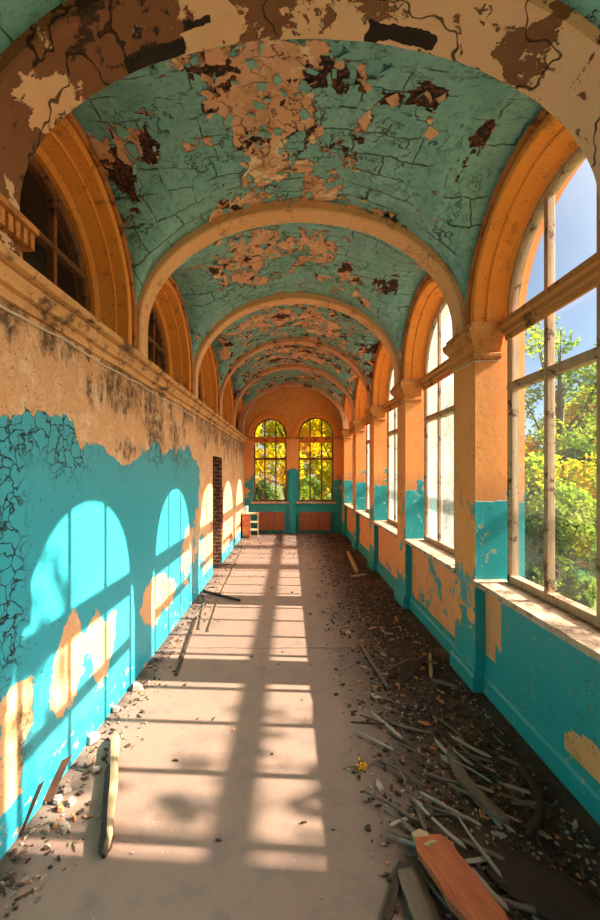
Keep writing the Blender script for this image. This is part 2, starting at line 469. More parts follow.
def gauss_field(blobs, co, axes=(0,1,2)):
    v = 0
    for p, ra, rl, w in blobs:
        d = ((co.x-p.x)**2 + (co.z-p.z)**2) / ra**2 + ((co.y-p.y)**2) / rl**2
        if d < 4: v += w * math.exp(-d*1.2)
    return v
def add_attr(o, name, fn):
    a = o.data.attributes.new(name, 'FLOAT', 'POINT')
    for i, v in enumerate(o.data.vertices): a.data[i].value = fn(v.co)

nx, step = 90, .035
ys = []; y = YB
while y < YE + .001: ys.append(y); y += step
ys[-1] = YE + .02
rows = []
for y in ys:
    rows.append([Vector((XC - HA*math.cos(PI*i/nx), y, 0)) for i in range(nx+1)])
for r in rows:
    for p in r: p.z = zvault(p.x, p.y)
mb = MB(); mb.strip(rows)
vault = struct(mb.build('ceiling', M['vault'], smooth=True, recalc=False))
vault.data.flip_normals()
m = vault.modifiers.new('solid', 'SOLIDIFY'); m.thickness = .06; m.offset = -1
# bare plaster zones (photo position, radius across, radius along, weight)
peach_b = [(235,212,.3,.10,.3),(300,203,.3,.12,.3),(375,212,.25,.10,.3),(265,110,.35,.4,.12),(120,130,.12,.08,.2),(250,95,.35,.22,.34),(270,130,.22,.22,.32),(270,165,.25,.25,.32),(120,170,.25,.25,.10),(330,185,.2,.2,.3),(230,210,.25,.2,.2),
           (90,150,.2,.2,.22),(140,75,.4,.2,.15),(330,62,.4,.12,.25),
           (450,100,.55,.35,-.10),(430,170,.4,.5,-.08),(170,120,.45,.35,-.16),(200,175,.3,.3,-.2),(150,215,.35,.4,-.18),(480,200,.3,.5,-.2),
           (390,130,.35,.3,-.15),
           (300,245,.35,.35,.28),(240,262,.3,.4,.22),(330,262,.2,.3,.12),(270,272,.4,.3,.15),
           (250,250,.5,.35,.2),(370,265,.35,.45,-.12),(200,290,.35,.5,-.2),(410,300,.3,.5,-.25),
           (300,315,.6,.5,.22),(350,322,.4,.5,.18),(260,322,.35,.4,.1),(225,340,.25,.4,.05),
           (300,350,.6,.6,.18),(330,368,.5,.6,-.02)]
deep_b = [(160,130,.14,.12,.16),(185,125,.14,.1,.12),(120,170,.1,.3,.2),(132,190,.08,.3,.25),(370,45,.22,.1,.2),
          (345,90,.12,.1,.3),(400,95,.2,.12,.4),(430,90,.12,.1,.3),(475,150,.06,.3,.4),(150,150,.1,.12,.3),(190,110,.12,.06,.2),(320,75,.2,.1,.1),(450,150,.12,.25,.2),(455,185,.1,.35,.25),(345,265,.12,.2,.25),(390,280,.2,.3,.25),
          (340,312,.3,.3,.2),(395,310,.2,.5,.2),(370,345,.3,.5,.2)]
add_p = [(400,95,.24,.12,.42),(430,90,.12,.1,.3),(300,80,.1,.1,.3),(365,120,.07,.15,.3),(430,130,.08,.12,.3),(190,110,.16,.06,.3),(140,110,.14,.06,.3),(150,150,.1,.12,.3),(210,140,.08,.08,.25),(475,150,.05,.3,.3),(345,90,.1,.1,.2),(160,128,.2,.13,.28),(125,175,.10,.35,.26),(455,170,.10,.35,.26),(455,200,.06,.3,.2),
         (345,270,.10,.25,.3),(390,285,.18,.3,.3),(190,150,.1,.1,.2),(215,105,.1,.1,.1),(310,130,.1,.1,.22),(160,180,.1,.1,.16)]
def conv(L): return [(ray_vault(a, b), c, d, e) for a, b, c, d, e in L]
pb = conv(peach_b) + conv(add_p); db = conv(deep_b)
def fpeel(c):
    v = gauss_field(pb, c)
    # the far bays have lost more of their paint than the near ones
    return v + .0 + .10*max(0, min(1, (c.y-5.8)/2))
add_attr(vault, 'peel', fpeel)
add_attr(vault, 'deep', lambda c: gauss_field(db, c) + .06*max(0, min(1, (c.y-5.5)/3)))

# curled flakes of paint hanging from the vault
M['flake_t'] = mat_plain('curled_paint', lin(104,156,142), lin(150,186,174), lin(60,80,70), .5)
M['flake_p'] = mat_plain('curled_plaster', lin(236,180,138), lin(206,140,98), lin(90,50,32), .5)
def flakes(name, mat, n, seed):
    rr = random.Random(seed); b = MB(); k = 0; t_ = 0
    while k < n and t_ < n*80:
        t_ += 1
        th = rr.uniform(.5, PI-.5); x = XC - HA*math.cos(th); y = rr.uniform(2.0, 9.0)
        p = Vector((x, y, zvault(x, y))); f = fpeel(p)
        if f < .05 or rr.random() > .35+f*1.5: continue
        e = .01
        n_ = Vector((zvault(x+e,y)-zvault(x-e,y), zvault(x,y+e)-zvault(x,y-e), -2*e)).normalized()
        u = n_.cross(Vector((rr.gauss(0,1), rr.gauss(0,1), .01))).normalized(); v = n_.cross(u)
        w_, l_ = rr.uniform(.015,.05), rr.uniform(.02,.07); c_ = rr.uniform(.3, 1.3); rows = []
        for i in range(5):
            q = i/4; jw = w_*(1-.5*q*rr.random())
            s_ = p + v*(l_*math.sin(q*c_)/c_) + n_*(l_*(1-math.cos(q*c_))/c_ + .003)
            rows.append([s_-u*jw, s_+u*jw*rr.uniform(.6,1), s_+u*jw*.9+n_*.003, s_-u*jw+n_*.003])
        b.strip(rows, closed=True); b.add(rows[0], [(0,1,2,3)]); b.add(rows[-1], [(0,1,2,3)]); k += 1
    o = b.build(name, mat, vault, recalc=True); o['kind'] = 'stuff'; return o
flakes('paint_flakes', M['flake_t'], 420, 3)
flakes('plaster_flakes', M['flake_p'], 260, 4)

# ------------------------------------------------------------------ walls with arched openings
NA = 28
def arch_pts(c, r, zs, n=NA):
    return [(c - r*math.cos(PI*i/n), zs + r*math.sin(PI*i/n)) for i in range(n+1)]
ZT = 4.62
def slab_openings(name, mat, xf, xb, cens, r, z0, zs, y0, y1, apron=None, zbot=0):
    """wall between x=xf (room) and x=xb; arched openings; returns object"""
    b = MB()
    def q(pts): b.add(pts, [tuple(range(len(pts)))])
    def grid(ya, yb_, za, zb_, X, step=.12):
        if yb_ - ya < 1e-4 or zb_ - za < 1e-4: return
        n = max(1, round((yb_-ya)/step)); k = max(1, round((zb_-za)/step))
        b.strip([[(X, ya+(yb_-ya)*i/n, za+(zb_-za)*j/k) for j in range(k+1)] for i in range(n+1)])
    cur = y0
    for c in cens:
        a, e = c - r, c + r
        for X in (xf, xb): grid(cur, a, zbot, ZT, X)
        xa = apron if apron is not None else xf
        for X in (xa, xb): grid(a, e, zbot, z0, X)
        if apron is not None:
            for yy in (a, e):
                q([(xf,yy,zbot),(xa,yy,zbot),(xa,yy,z0),(xf,yy,z0)])
        q([(xa,a,z0),(xa,e,z0),(xb,e,z0),(xb,a,z0)])
        P = [(a, z0)] + [(a, zs)] + arch_pts(c, r, zs)[1:-1] + [(e, zs), (e, z0)]
        b.strip([[(xf,y,z),(xb,y,z)] for y, z in P])
        A = arch_pts(c, r, zs)
        for X in (xf, xb):
            b.strip([[(X,y,z),(X,y,ZT)] for y, z in A])
        cur = e
    for X in (xf, xb): grid(cur, y1, zbot, ZT, X)
    for X0, X1, yy in ((xf,xb,y0),(xf,xb,y1)):
        q([(X0,yy,zbot),(X1,yy,zbot),(X1,yy,ZT),(X0,yy,ZT)])
    o = b.build(name, mat)
    bm = bmesh.new(); bm.from_mesh(o.data)
    bmesh.ops.remove_doubles(bm, verts=bm.verts, dist=.0005)
    bmesh.ops.recalc_face_normals(bm, faces=bm.faces); bm.to_mesh(o.data); bm.free()
    return o
wr = struct(slab_openings('wall_right', M['pier'], XR, XR+.42, CEN, HW, ZSILL, ZSPR, YB, YE, apron=XR+.11))
# per-bay aprons painted differently: face plates of plaster in front of the recess backs
def apron_peel(k):
    def f(c):
        if k <= 2:                                           # nearest bay: still turquoise
            v = -.30
            if c.y > CEN[2] + HW - .16 and c.z > .3: v = .35  # bare strip beside the pier
            if c.y > CEN[2] + HW - .26 and c.z > .42 and noise.noise(Vector((c.y*4, c.z*4, 0))) > .1: v = .35
            if (c.y-2.2)**2/.05 + (c.z-.22)**2/.02 < 1: v = .5
            return v
        return .12 if k == 3 else .16
    return f
def gridplate(name, mat, x0, x1, ya, yb_, za, zb_, step=.03):
    n = max(1, round((yb_-ya)/step)); k = max(1, round((zb_-za)/step))
    b = MB()
    b.strip([[(x0, ya+(yb_-ya)*i/n, za+(zb_-za)*j/k) for j in range(k+1)] for i in range(n+1)])
    P = [(ya,za),(yb_,za),(yb_,zb_),(ya,zb_),(ya,za)]
    b.strip([[(x0,y,z),(x1,y,z)] for y, z in P])
    b.add([(x1,y,z) for y, z in P[:4]], [(0,1,2,3)])
    return b.build(name, mat)
add_attr(wr, 'peel', lambda c: (-.04 if c.x > XR + .02 else (-.1 if c.z < .38 else .035)))
tn = 1
for k, c in enumerate(CEN):
    o = struct(gridplate('trim_%d' % tn, M['apron'], XR+.085, XR+.115, c-HW+.003, c+HW-.003, .02, ZSILL-.03)); tn += 1
    add_attr(o, 'peel', apron_peel(k))

# left wall: lower wall with a doorway niche, upper lunettes
ZCOR = 2.88
def leftwall():
    o = slab_openings('wall_left', M['left'], XL, XL-.42, CEN, HW, ZCOR, ZSPR, YB, YE)
    return o
DY0, DY1, DZ = 7.15, 8.12, 2.14
def left_lower():
    b = MB()
    def g(ya, yb_, za, zb_, X, st=.03):
        n = max(1, round((yb_-ya)/st)); k = max(1, round((zb_-za)/st))
        b.strip([[(X, ya+(yb_-ya)*i/n, za+(zb_-za)*j/k) for j in range(k+1)] for i in range(n+1)])
    return b, g
b, g = left_lower()
g(YB, DY0, 0, ZCOR, XL, .05); g(DY0, DY1, DZ, ZCOR, XL, .05); g(DY1, YE, 0, ZCOR, XL, .05)
def cq(b, pts): b.add(pts, [tuple(range(len(pts)))])
cq(b, [(XL-.42,YB,0),(XL-.42,YE,0),(XL-.42,YE,ZCOR),(XL-.42,YB,ZCOR)])
for yy in (YB, YE): cq(b, [(XL,yy,0),(XL-.42,yy,0),(XL-.42,yy,ZCOR),(XL,yy,ZCOR)])
cq(b, [(XL,YB,ZCOR),(XL,YE,ZCOR),(XL-.42,YE,ZCOR),(XL-.42,YB,ZCOR)])
wl = struct(b.build('wall_left', M['left']))
def lw(px, py):
    y, z = wall_at(px, py, XL); return Vector((XL, y, z))
pl = [(lw(100,660),.3,.2,.5),(lw(75,655),.3,.14,.4),(lw(112,625),.3,.12,.35),(lw(155,610),.3,.3,.35),(lw(170,590),.3,.3,.3),(lw(192,540),.6,.5,.25),(lw(10,820),.2,.1,.3),(lw(70,640),.3,.14,.5),(lw(95,625),.18,.13,.45),(lw(60,680),.25,.14,.4),(lw(20,700),.3,.16,.5),(lw(8,770),.3,.12,.4),(lw(148,600),.22,.3,.35),(lw(160,585),.3,.3,.3),
      (lw(185,560),.5,.4,.3),(lw(82,430),.14,.05,.5),(lw(125,450),.15,.2,.35),(lw(205,500),.5,.5,.4),
      (lw(30,560),.5,.2,-.35),(lw(60,500),.5,.4,-.35),(lw(130,520),.35,.5,-.3),(lw(0,600),.3,.15,-.1),(lw(125,640),.2,.2,-.1)]
def fl(c):
    v = gauss_field(pl, c)
    v += .45*max(0, min(1, (c.y-5.6)/1.5))
    # a slow sag of the dado line
    v += .10*max(0, 1-abs(c.y-3.4)/1.0)*(1 if c.z > 1.6 else 0) - (.16 if c.z < 1.7 and c.y < 5 else 0)*(1 if c.z > .75 else .2)
    return v
add_attr(wl, 'peel', fl)
ml = [(lw(130,450),.12,.35,.2),(lw(175,470),.25,.5,.16),(lw(60,398),.05,.2,.15),(lw(25,740),.25,.14,.2),(lw(120,400),.2,.3,.13),(lw(95,395),.15,.2,.10),(lw(150,430),.25,.4,.14),(lw(128,455),.14,.2,.2),(lw(25,700),.3,.12,.25),(lw(170,440),.3,.4,.1),
      (lw(20,400),.4,.3,-.2),(lw(60,395),.2,.3,-.1),(lw(70,540),.6,.5,-.5),(lw(150,520),.4,.8,-.4),(lw(188,530),.4,.4,-.1)]
add_attr(wl, 'mould', lambda c: gauss_field(ml, c) + (.07*max(0, min(1, (c.y-6)/1.5)) if c.z > .5 else 0))
kl = [(lw(8,560),.5,.10,1.2),(lw(5,480),.5,.14,1.0),(lw(12,620),.3,.10,1.0)]
add_attr(wl, 'crack', lambda c: min(1, gauss_field(kl, c)))
bl = [(lw(231,543),.22,.4,1.2),(Vector((XL,8.2,1.0)),.9,.12,.8),(Vector((XL,7.0,1.0)),.6,.08,.5)]
add_attr(wl, 'brick', lambda c: gauss_field(bl, c))
# brick lined niche behind the doorway
b = MB()
b.box((XL-.40, DY0-.02, 0), (XL-.36, DY1+.3, DZ+.02))
b.box((XL-.40, DY1, 0), (XL-.003, DY1+.28, DZ+.02))
b.box((XL-.40, DY0-.25, 0), (XL-.003, DY0, DZ+.02))
b.box((XL-.40, DY0, DZ), (XL-.003, DY1, DZ+.1))
nb = struct(b.build('door_1', M['brick']))
# upper left wall (lunettes)
ZB2 = ZT; 
wul = slab_openings('wall_left', M['ochre_dark'], XL-.001, XL-.419, CEN, HW, ZCOR, ZSPR, YB, YE, zbot=ZCOR-.002)
struct(wul)

# floor, outside
b = MB(); n_i = 60
b.strip([[(XL-.42+(XR-XL+.84)*i/24, YB+(YE-YB)*j/120, 0) for i in range(25)] for j in range(121)])
b.box((XL-.42, YB, -.25), (XR+.42, YE, -.004))
fl_o = struct(b.build('floor', M['floor']))

# end wall with two arched windows
EW = [(-.60, .50), (.79, .53)]
def end_wall():
    b = MB()
    X0, X1 = XL-.42, XR+.42; z0 = .95; zs = 2.98
    for Y in (YE, YE+.35):
        cur = X0
        for c, r in EW:
            n = 6
            b.strip([[(cur+(c-r-cur)*i/n, Y, ZT*j/30) for j in range(31)] for i in range(n+1)])
            b.strip([[(c-r+2*r*i/8, Y, z0*j/8) for j in range(9)] for i in range(9)])
            b.strip([[(x, Y, z), (x, Y, ZT)] for x, z in arch_pts(c, r, zs)])
            cur = c + r
        b.strip([[(cur+(X1-cur)*i/n, Y, ZT*j/30) for j in range(31)] for i in range(n+1)])
    for c, r in EW:
        P = [(c-r, z0), (c-r, zs)] + arch_pts(c, r, zs)[1:-1] + [(c+r, zs), (c+r, z0), (c-r, z0)]
        b.strip([[(x, YE, z), (x, YE+.35, z)] for x, z in P])
    for xx in (X0, X1): cq(b, [(xx,YE,0),(xx,YE+.35,0),(xx,YE+.35,ZT),(xx,YE,ZT)])
    o = b.build('wall_back', M['endwall'])
    bm = bmesh.new(); bm.from_mesh(o.data)
    bmesh.ops.remove_doubles(bm, verts=bm.verts, dist=.0005)
    bmesh.ops.recalc_face_normals(bm, faces=bm.faces); bm.to_mesh(o.data); bm.free()
    return o
ew = struct(end_wall())
add_attr(ew, 'peel', lambda c: (-.25 if c.z < 1.0 else (-.5 if abs(c.x-.1) < .2 and c.z < 1.9 else -.05)))

# wall behind the camera: unseen, its arch opened wide to let in fill light
b = MB()
r0, zs0 = 1.40, 2.6
for Y in (YB, YB-.35):
    for a_, e_ in ((XL-.42, XC-r0), (XC+r0, XR+.42)):
        cq(b, [(a_,Y,0),(e_,Y,0),(e_,Y,ZT),(a_,Y,ZT)])
    b.strip([[(x,Y,z),(x,Y,ZT)] for x, z in arch_pts(XC, r0, zs0)])
P = [(XC-r0,0),(XC-r0,zs0)] + arch_pts(XC,r0,zs0)[1:-1] + [(XC+r0,zs0),(XC+r0,0)]
b.strip([[(x,YB,z),(x,YB-.35,z)] for x, z in P])
fw = struct(b.build('wall_front', M['orange']))

# ------------------------------------------------------------------ ribs
def rib(n, y0, y1, crown, mat, a=HA-.045, d=.5):
    b = MB(); N = 64
    prof = []
    zs = ZSPR
    for i in range(N+1):
        t = PI*i/N
        prof.append((XC - a*math.cos(t), zs + (crown-zs)*math.sin(t), XC-(HA+.10)*math.cos(t), zs + (crown-zs+.2)*math.sin(t)))
    # legs
    left = (XC-a, ZCOR, XC-HA-.10, ZCOR); right = (XC+a, 3.09, XC+HA+.10, 3.09)
    prof = [left] + prof + [right]
    e = .012
    rows = []
    for x, z, xo, zo in prof:
        v = Vector((XC-x, 0, zs-.2-z)); v.normalize()
        jag = .006*noise.noise(Vector((x*5, y0, z*5)))
        rows.append([(xo,y0,zo),(x+0,y0,z+jag),(x+v.x*e,y0+e,z+v.z*e+jag),(x+v.x*e,y1-e,z+v.z*e+jag),(x,y1,z+jag),(xo,y1,zo)])
    b.strip(rows)
    cq(b, rows[0]); cq(b, rows[-1])
    return struct(b.build('trim_%d' % n, mat, smooth=False))
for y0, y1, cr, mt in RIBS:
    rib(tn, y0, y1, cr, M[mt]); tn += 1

# ------------------------------------------------------------------ archivolts, capitals, cornices, sills
def archivolt(c, prof, zs, r, z0, mat, name, along='y', base=0):
    """prof: (radial offset, depth coordinate) swept along the arch"""
    b = MB(); N = 40
    P = [(-1, 0, z0)] + [(-math.cos(PI*i/N), math.sin(PI*i/N), zs) for i in range(N+1)] + [(1, 0, z0)]
    rows = []
    for cx, sn, zz in P:
        row = []
        for off, dep in prof:
            u = c + cx*(r+off); z = zz + sn*(r+off)
            row.append((dep, u, z) if along == 'y' else (u, dep, z))
        rows.append(row)
    b.strip(rows, closed=True)
    cq(b, rows[0]); cq(b, rows[-1])
    return b.build(name, mat)
for c in CEN:
    s_ = 1
    prof = [(-.085, XW+.06), (-.085, XW), (-.055, XW-.03), (-.03, XR+.10), (-.03, XR+.085), (-.012, XR+.08), (-.004, XR-.012), (.012, XR-.022), (.045, XR-.022),
            (.047, XR+.02), (.03, XR+.02), (.004, XR+.1), (.004, XW+.06)]
    outer = [(.047, XR+.02), (.048, XR-.008), (.060, XR-.010), (.062, XR-.034), (.070, XR-.042), (.092, XR-.046), (.098, XR-.030), (.108, XR-.028), (.120, XR-.018), (.124, XR+.02)]
    struct(archivolt(c, outer, ZSPR, HW, 3.09, M['ring'], 'trim_%d' % tn)); tn += 1
    struct(archivolt(c, [(o_, (XL-(d_-XR))) for o_, d_ in outer], ZSPR, HW, ZCOR+.01, M['ring'], 'trim_%d' % tn)); tn += 1
    struct(archivolt(c, prof, ZSPR, HW, 3.09, M['orange'], 'trim_%d' % tn)); tn += 1
    prof = [(o_, (XL-(d_-XR)) ) for o_, d_ in prof]
    struct(archivolt(c, prof, ZSPR, HW, ZCOR+.01, M['orange'], 'trim_%d' % tn)); tn += 1
# thin inner bead lines
def sweep(path, prof, mat, name, closed_ends=True):
    """path: list of (x,y) ; prof: list of (offset to the left of travel, z) closed polygon"""
    b = MB(); rows = []
    P = [Vector(p) for p in path]
    for i, p in enumerate(P):
        d0 = (P[i]-P[i-1]).normalized() if i else (P[1]-P[0]).normalized()
        d1 = (P[i+1]-P[i]).normalized() if i < len(P)-1 else d0
        n0 = Vector((-d0.y, d0.x)); n1 = Vector((-d1.y, d1.x))
        m_ = (n0+n1).normalized(); k = 1/max(.35, m_.dot(n1))
        rows.append([(p.x+m_.x*o_*k, p.y+m_.y*o_*k, z) for o_, z in prof])
    b.strip(rows, closed=True); cq(b, rows[0]); cq(b, rows[-1])
    return b.build(name, mat)
capprof = [(-.02,2.80),(.018,2.80),(.03,2.825),(.03,2.85),(.012,2.86),(.016,2.89),(.04,2.93),(.045,2.96),(.075,3.0),(.085,3.03),(.085,3.055),(.06,3.065),(.06,3.10),(-.02,3.10)]
bounds = [YB] + [(CEN[i]+CEN[i+1])/2 for i in range(len(CEN)-1)] + [YE]
for i in range(len(CEN)+1):
    ya = CEN[i-1]+HW if i > 0 else YB+.02
    yb_ = CEN[i]-HW if i < len(CEN) else YE-.001
    path = []
    if i > 0: path += [(XW-.02, ya)]
    path += [(XR, ya), (XR, yb_)]
    if i < len(CEN): path += [(XW-.02, yb_)]
    # travel +y along x=XR: left is -x (room) ; jamb returns: travelling -x gives left = -y : flip by ordering
    o = sweep(path, capprof, M['capital'], 'trim_%d' % tn); struct(o); tn += 1
# left cornice (one long run)
cor = [(.02,2.68),(-.022,2.68),(-.028,2.705),(-.012,2.712),(-.014,2.735),(-.045,2.742),(-.050,2.765),(-.068,2.795),(-.066,2.805),(-.05,2.81),(-.052,2.82),(-.098,2.828),(-.105,2.865),(-.08,2.885),(-.03,2.905),(.02,2.91)]
cor = [(-a_ , z) for a_, z in cor]
path = [(XL, YE-.01), (XL, YB+.02)]
cb = MB(); rows = []
ny = 150
for i in range(ny+1):
    y = YB+.02+(YE-.03-YB)*i/ny
    rows.append([(XL+o_*(1+.10*noise.noise(Vector((y*3, z*9, 2)))) , y, z+.012*noise.noise(Vector((y*2.3, z*6, 5)))) for o_, z in cor])
cb.strip(rows, closed=True); cq(cb, rows[0]); cq(cb, rows[-1])
struct(cb.build('trim_%d' % tn, M['cornice'])); tn += 1
# dentils under the near end of the cornice
db_ = MB()
for i in range(14):
    y = 1.30 + i*.052
    db_.box((XL+.03, y, 2.955), (XL+.10, y+.03, 3.03))
db_.box((XL, 1.26, 3.04), (XL+.115, 2.02, 3.07)); db_.box((XL, 1.26, 2.90), (XL+.03, 2.02, 3.04))
struct(db_.build('trim_%d' % tn, M['capital'])); tn += 1

# sills
for i, c in enumerate(CEN):
    b = MB(); n = 26; rows = []
    for k in range(n+1):
        y = c-HW-.03+(2*HW+.06)*k/n
        inn = .0 if abs(y-c) <= HW else 0
        xo = XR-.02+.012*noise.noise(Vector((y*4, i, 0)))
        rows.append([(xo, y, ZSILL-.035),(xo-.006, y, ZSILL-.01),(xo+.006, y, ZSILL+.006+.004*noise.noise(Vector((y*9,1,0)))),(XW+.02, y, ZSILL+.012),(XW+.02, y, ZSILL-.035)])
    b.strip(rows, closed=True); cq(b, rows[0]); cq(b, rows[-1])
    struct(b.build('trim_%d' % tn, M['sill'])); tn += 1

# skirting, right (steps in and out with the aprons) and left
skp = [(-.01,0),(.035,0),(.035,.12),(.022,.14),(.02,.17),(0,.185),(-.01,.185)]
path = [(XR, YB+.02)]
for c in CEN:
    path += [(XR, c-HW), (XR+.085, c-HW), (XR+.085, c+HW), (XR, c+HW)]
path += [(XR, YE-.01)]
sk = struct(sweep(path, skp, M['skirt'], 'baseboard_right'))
add_attr(sk, 'peel', lambda c: -.12)
b = MB(); b.box((XC-HA+.002, YE-.03, 0), (XR, YE, .10))
o = struct(b.build('baseboard_back', M['skirt'], bevel=.005)); add_attr(o, 'peel', lambda c: -.2)

# ------------------------------------------------------------------ windows
def arc_window(name, c, r, z0, zs, plane, thick, mull, trans, mats, along='y', side=1, glass='glass', impost=None, cas=.045, missing=()):
    """frame in the plane (coordinate 'plane'), room side towards -side"""
    root = empty(name, ((plane, c, z0) if along == 'y' else (c, plane, z0)))
    root['kind'] = 'structure'
    L = root.location
    def P(u, d, z):   # local coords
        q = (plane + d*side, u, z) if along == 'y' else (u, plane + d*side, z)
        return (q[0]-L.x, q[1]-L.y, q[2]-L.z)
    def fbox(b, u0, u1, d0, d1, z0_, z1_):
        p = [P(u0,d0,z0_),P(u1,d0,z0_),P(u1,d1,z0_),P(u0,d1,z0_),P(u0,d0,z1_),P(u1,d0,z1_),P(u1,d1,z1_),P(u0,d1,z1_)]
        b.hexa(p)
    # casing
    b = MB(); N = 36; rows = []
    path = [(-1,0,z0)] + [(-math.cos(PI*i/N), math.sin(PI*i/N), zs) for i in range(N+1)] + [(1,0,z0)]
    for cx, sn, zz in path:
        row = []
        for off, d in ((0,-thick/2),(-cas*.7,-thick/2),(-cas,-thick/4),(-cas,thick/2),(0,thick/2)):
            row.append(P(c+cx*(r+off), d, zz+sn*(r+off)))
        rows.append(row)
    b.strip(rows, closed=True)
    fbox(b, c-r, c+r, -thick/2, thick/2, z0, z0+cas*1.3)
    b.build('frame', mats[0], root)
    def ztop(u):
        d = abs(u-c); return zs + math.sqrt(max(0, (r-cas)**2 - d*d))
    for u in mull:
        w = .021
        b = MB(); fbox(b, u-w, u+w, -thick*.42, thick*.35, z0, ztop(u)); b.build('mullion', mats[0], root, bevel=.004)
    for z, h in trans:
        b = MB(); fbox(b, c-r, c+r, -thick*.5, thick*.4, z-h, z+h); fbox(b, c-r, c+r, -thick*.62, thick*.3, z-h*.35, z+h*.35)
        b.build('transom', mats[0], root, bevel=.004)
    if impost:
        z, h, dd = impost
        b = MB(); rows = []
        pr = [(-.03,-h),(-dd*.5,-h),(-dd*.6,-h*.5),(-dd*.75,-h*.35),(-dd*.8,h*.1),(-dd,h*.3),(-dd,h*.75),(-dd*.8,h),(.03,h)]
        for u in (c-r, c+r): rows.append([P(u, d, z+q) for d, q in pr])
        b.strip(rows, closed=True); cq(b, rows[0]); cq(b, rows[-1])
        b.build('impost_beam', mats[1], root)
    # sheet of glass per window
    b = MB(); rr = r-cas*.8
    pts = [(c-rr, z0+cas)] + arch_pts(c, rr, zs) + [(c+rr, z0+cas)]
    for dd in (0,):
        b.strip([[P(u, dd, z), P(u, dd, z0+cas if True else z)] for u, z in pts[1:-1]])
    g_ = b.build('glass', M[glass], root, recalc=False)
    return root
wn = 1
for i, c in enumerate(CEN):
    r = HW-.085
    arc_window('window_%d' % wn, c, r, ZSILL+.015, ZSPR, XW+.03, .07, (c-r/3, c+r/3), ((2.55,.035),), (M['frame'], M['beam']), glass='glass' if i <= 2 else 'milky', impost=(3.02,.085,.10)); wn += 1
for i, c in enumerate(CEN):
    r = HW-.085
    arc_window('window_%d' % wn, c, r, ZCOR+.02, ZSPR, XWL-.06, .07, (c-r/3, c+r/3, ), ((3.42,.02),), (M['frame_dark'], M['frame_dark']), side=-1, glass='darkglass'); wn += 1
for c, r in EW:
    arc_window('window_%d' % wn, c, r, .95, 2.98, YE+.12, .08, (c-r/3, c+r/3), ((2.25,.035),), (M['frame_dark'], M['ochre_dark']), along='x', side=1, glass='glass', impost=(2.83,.09,.10), cas=.04); wn += 1
    # surrounding moulding
    prof = [(-.001, YE+.10), (-.001, YE-.02), (.02, YE-.035), (.09, YE-.035), (.10, YE-.02), (.13, YE-.045), (.15, YE-.045), (.16, YE-.01), (.16, YE+.01), (.01, YE+.01), (.004,YE+.10)]
    struct(archivolt(c, prof, 2.98, r, 2.92, M['orange'], 'trim_%d' % tn, along='x')); tn += 1
    b = MB(); b.box((c-r-.08, YE-.10, .90), (c+r+.08, YE+.09, .955)); struct(b.build('trim_%d' % tn, M['sill'], bevel=.008)); tn += 1
for x0, x1 in ((XL+.005,-1.10-.005), (-.095,.255), (1.325, XR-.005)):
    b = MB()
    b.box((x0, YE-.035, 2.84), (x1, YE+.01, 2.87)); b.box((x0, YE-.06, 2.87), (x1, YE+.01, 2.92)); struct(b.build('trim_%d' % tn, M['capital'], bevel=.005)); tn += 1
# central pier standing slightly forward of the end wall
b = MB(); b.strip([[(-.02+.20*i/4, YE-.05, 1.95*j/16) for j in range(17)] for i in range(5)]); b.box((-.02,YE-.048,0),(.18,YE,1.95))
o = struct(b.build('trim_%d' % tn, M['skirt'])); tn += 1
add_attr(o, 'peel', lambda c: -.12)

# dark hall on the far side of the left wall
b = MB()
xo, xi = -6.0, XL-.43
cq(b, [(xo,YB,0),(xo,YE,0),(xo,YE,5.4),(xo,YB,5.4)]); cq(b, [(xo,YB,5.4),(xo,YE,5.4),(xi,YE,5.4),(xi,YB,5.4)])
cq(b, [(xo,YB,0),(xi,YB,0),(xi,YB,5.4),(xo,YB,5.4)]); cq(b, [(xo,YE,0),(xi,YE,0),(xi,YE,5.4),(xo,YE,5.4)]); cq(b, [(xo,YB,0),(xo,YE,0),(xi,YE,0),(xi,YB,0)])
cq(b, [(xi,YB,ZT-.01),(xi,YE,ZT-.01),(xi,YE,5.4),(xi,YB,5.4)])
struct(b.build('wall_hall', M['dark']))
# roof slab over the corridor
b = MB(); b.box((XL-.5, YB-.4, ZT), (XR+.75, YE+.4, ZT+.18))
struct(b.build('roof', M['dark']))

# ------------------------------------------------------------------ radiator covers at the end
M['oak'] = mat_wood('red_brown_boards', lin(168,98,62), lin(120,66,44), 2)
M['plank'] = mat_wood('orange_brown_plank', lin(196,108,66), lin(140,72,46), 1)
M['grey_wood'] = mat_wood('grey_weathered_wood', lin(128,108,92), lin(84,68,56), 1)
M['pale_wood'] = mat_wood('pale_split_wood', lin(200,168,130), lin(160,126,94), 1)
M['dark_wood'] = mat_wood('rotten_dark_wood', lin(74,54,44), lin(40,30,26), 1)
def rad_cover(x0, x1, label):
    root = empty('radiator_cover', ((x0+x1)/2, YE-.09, .12)); tag(root, label, 'radiator cover', 'board covers under the end windows')
    L = root.location
    b = MB(); n = 9; w = (x1-x0-.04)/n
    for i in range(n):
        b.box((x0+.02+i*w+.003-L.x, -.012+.004*(i%2), .02), (x0+.02+(i+1)*w-.003-L.x, .012, .49))
    b.build('board_panel', M['oak'], root, bevel=.003)
    b = MB()
    b.box((x0-L.x,-.025,-.02),(x0+.025-L.x,.085,.52)); b.box((x1-.025-L.x,-.025,-.02),(x1-L.x,.085,.52))
    b.box((x0-L.x,-.03,.50),(x1-L.x,.085,.53)); b.box((x0-L.x,-.02,-.02),(x1-L.x,.0,.015))
    b.box((x0-L.x,-.02,-.12),(x0+.03-L.x,.08,-.02)); b.box((x1-.03-L.x,-.02,-.12),(x1-L.x,.08,-.02))
    b.build('case', M['oak'], root, bevel=.003)
rad_cover(-.98, -.17, 'brown boarded radiator cover under the left end window')
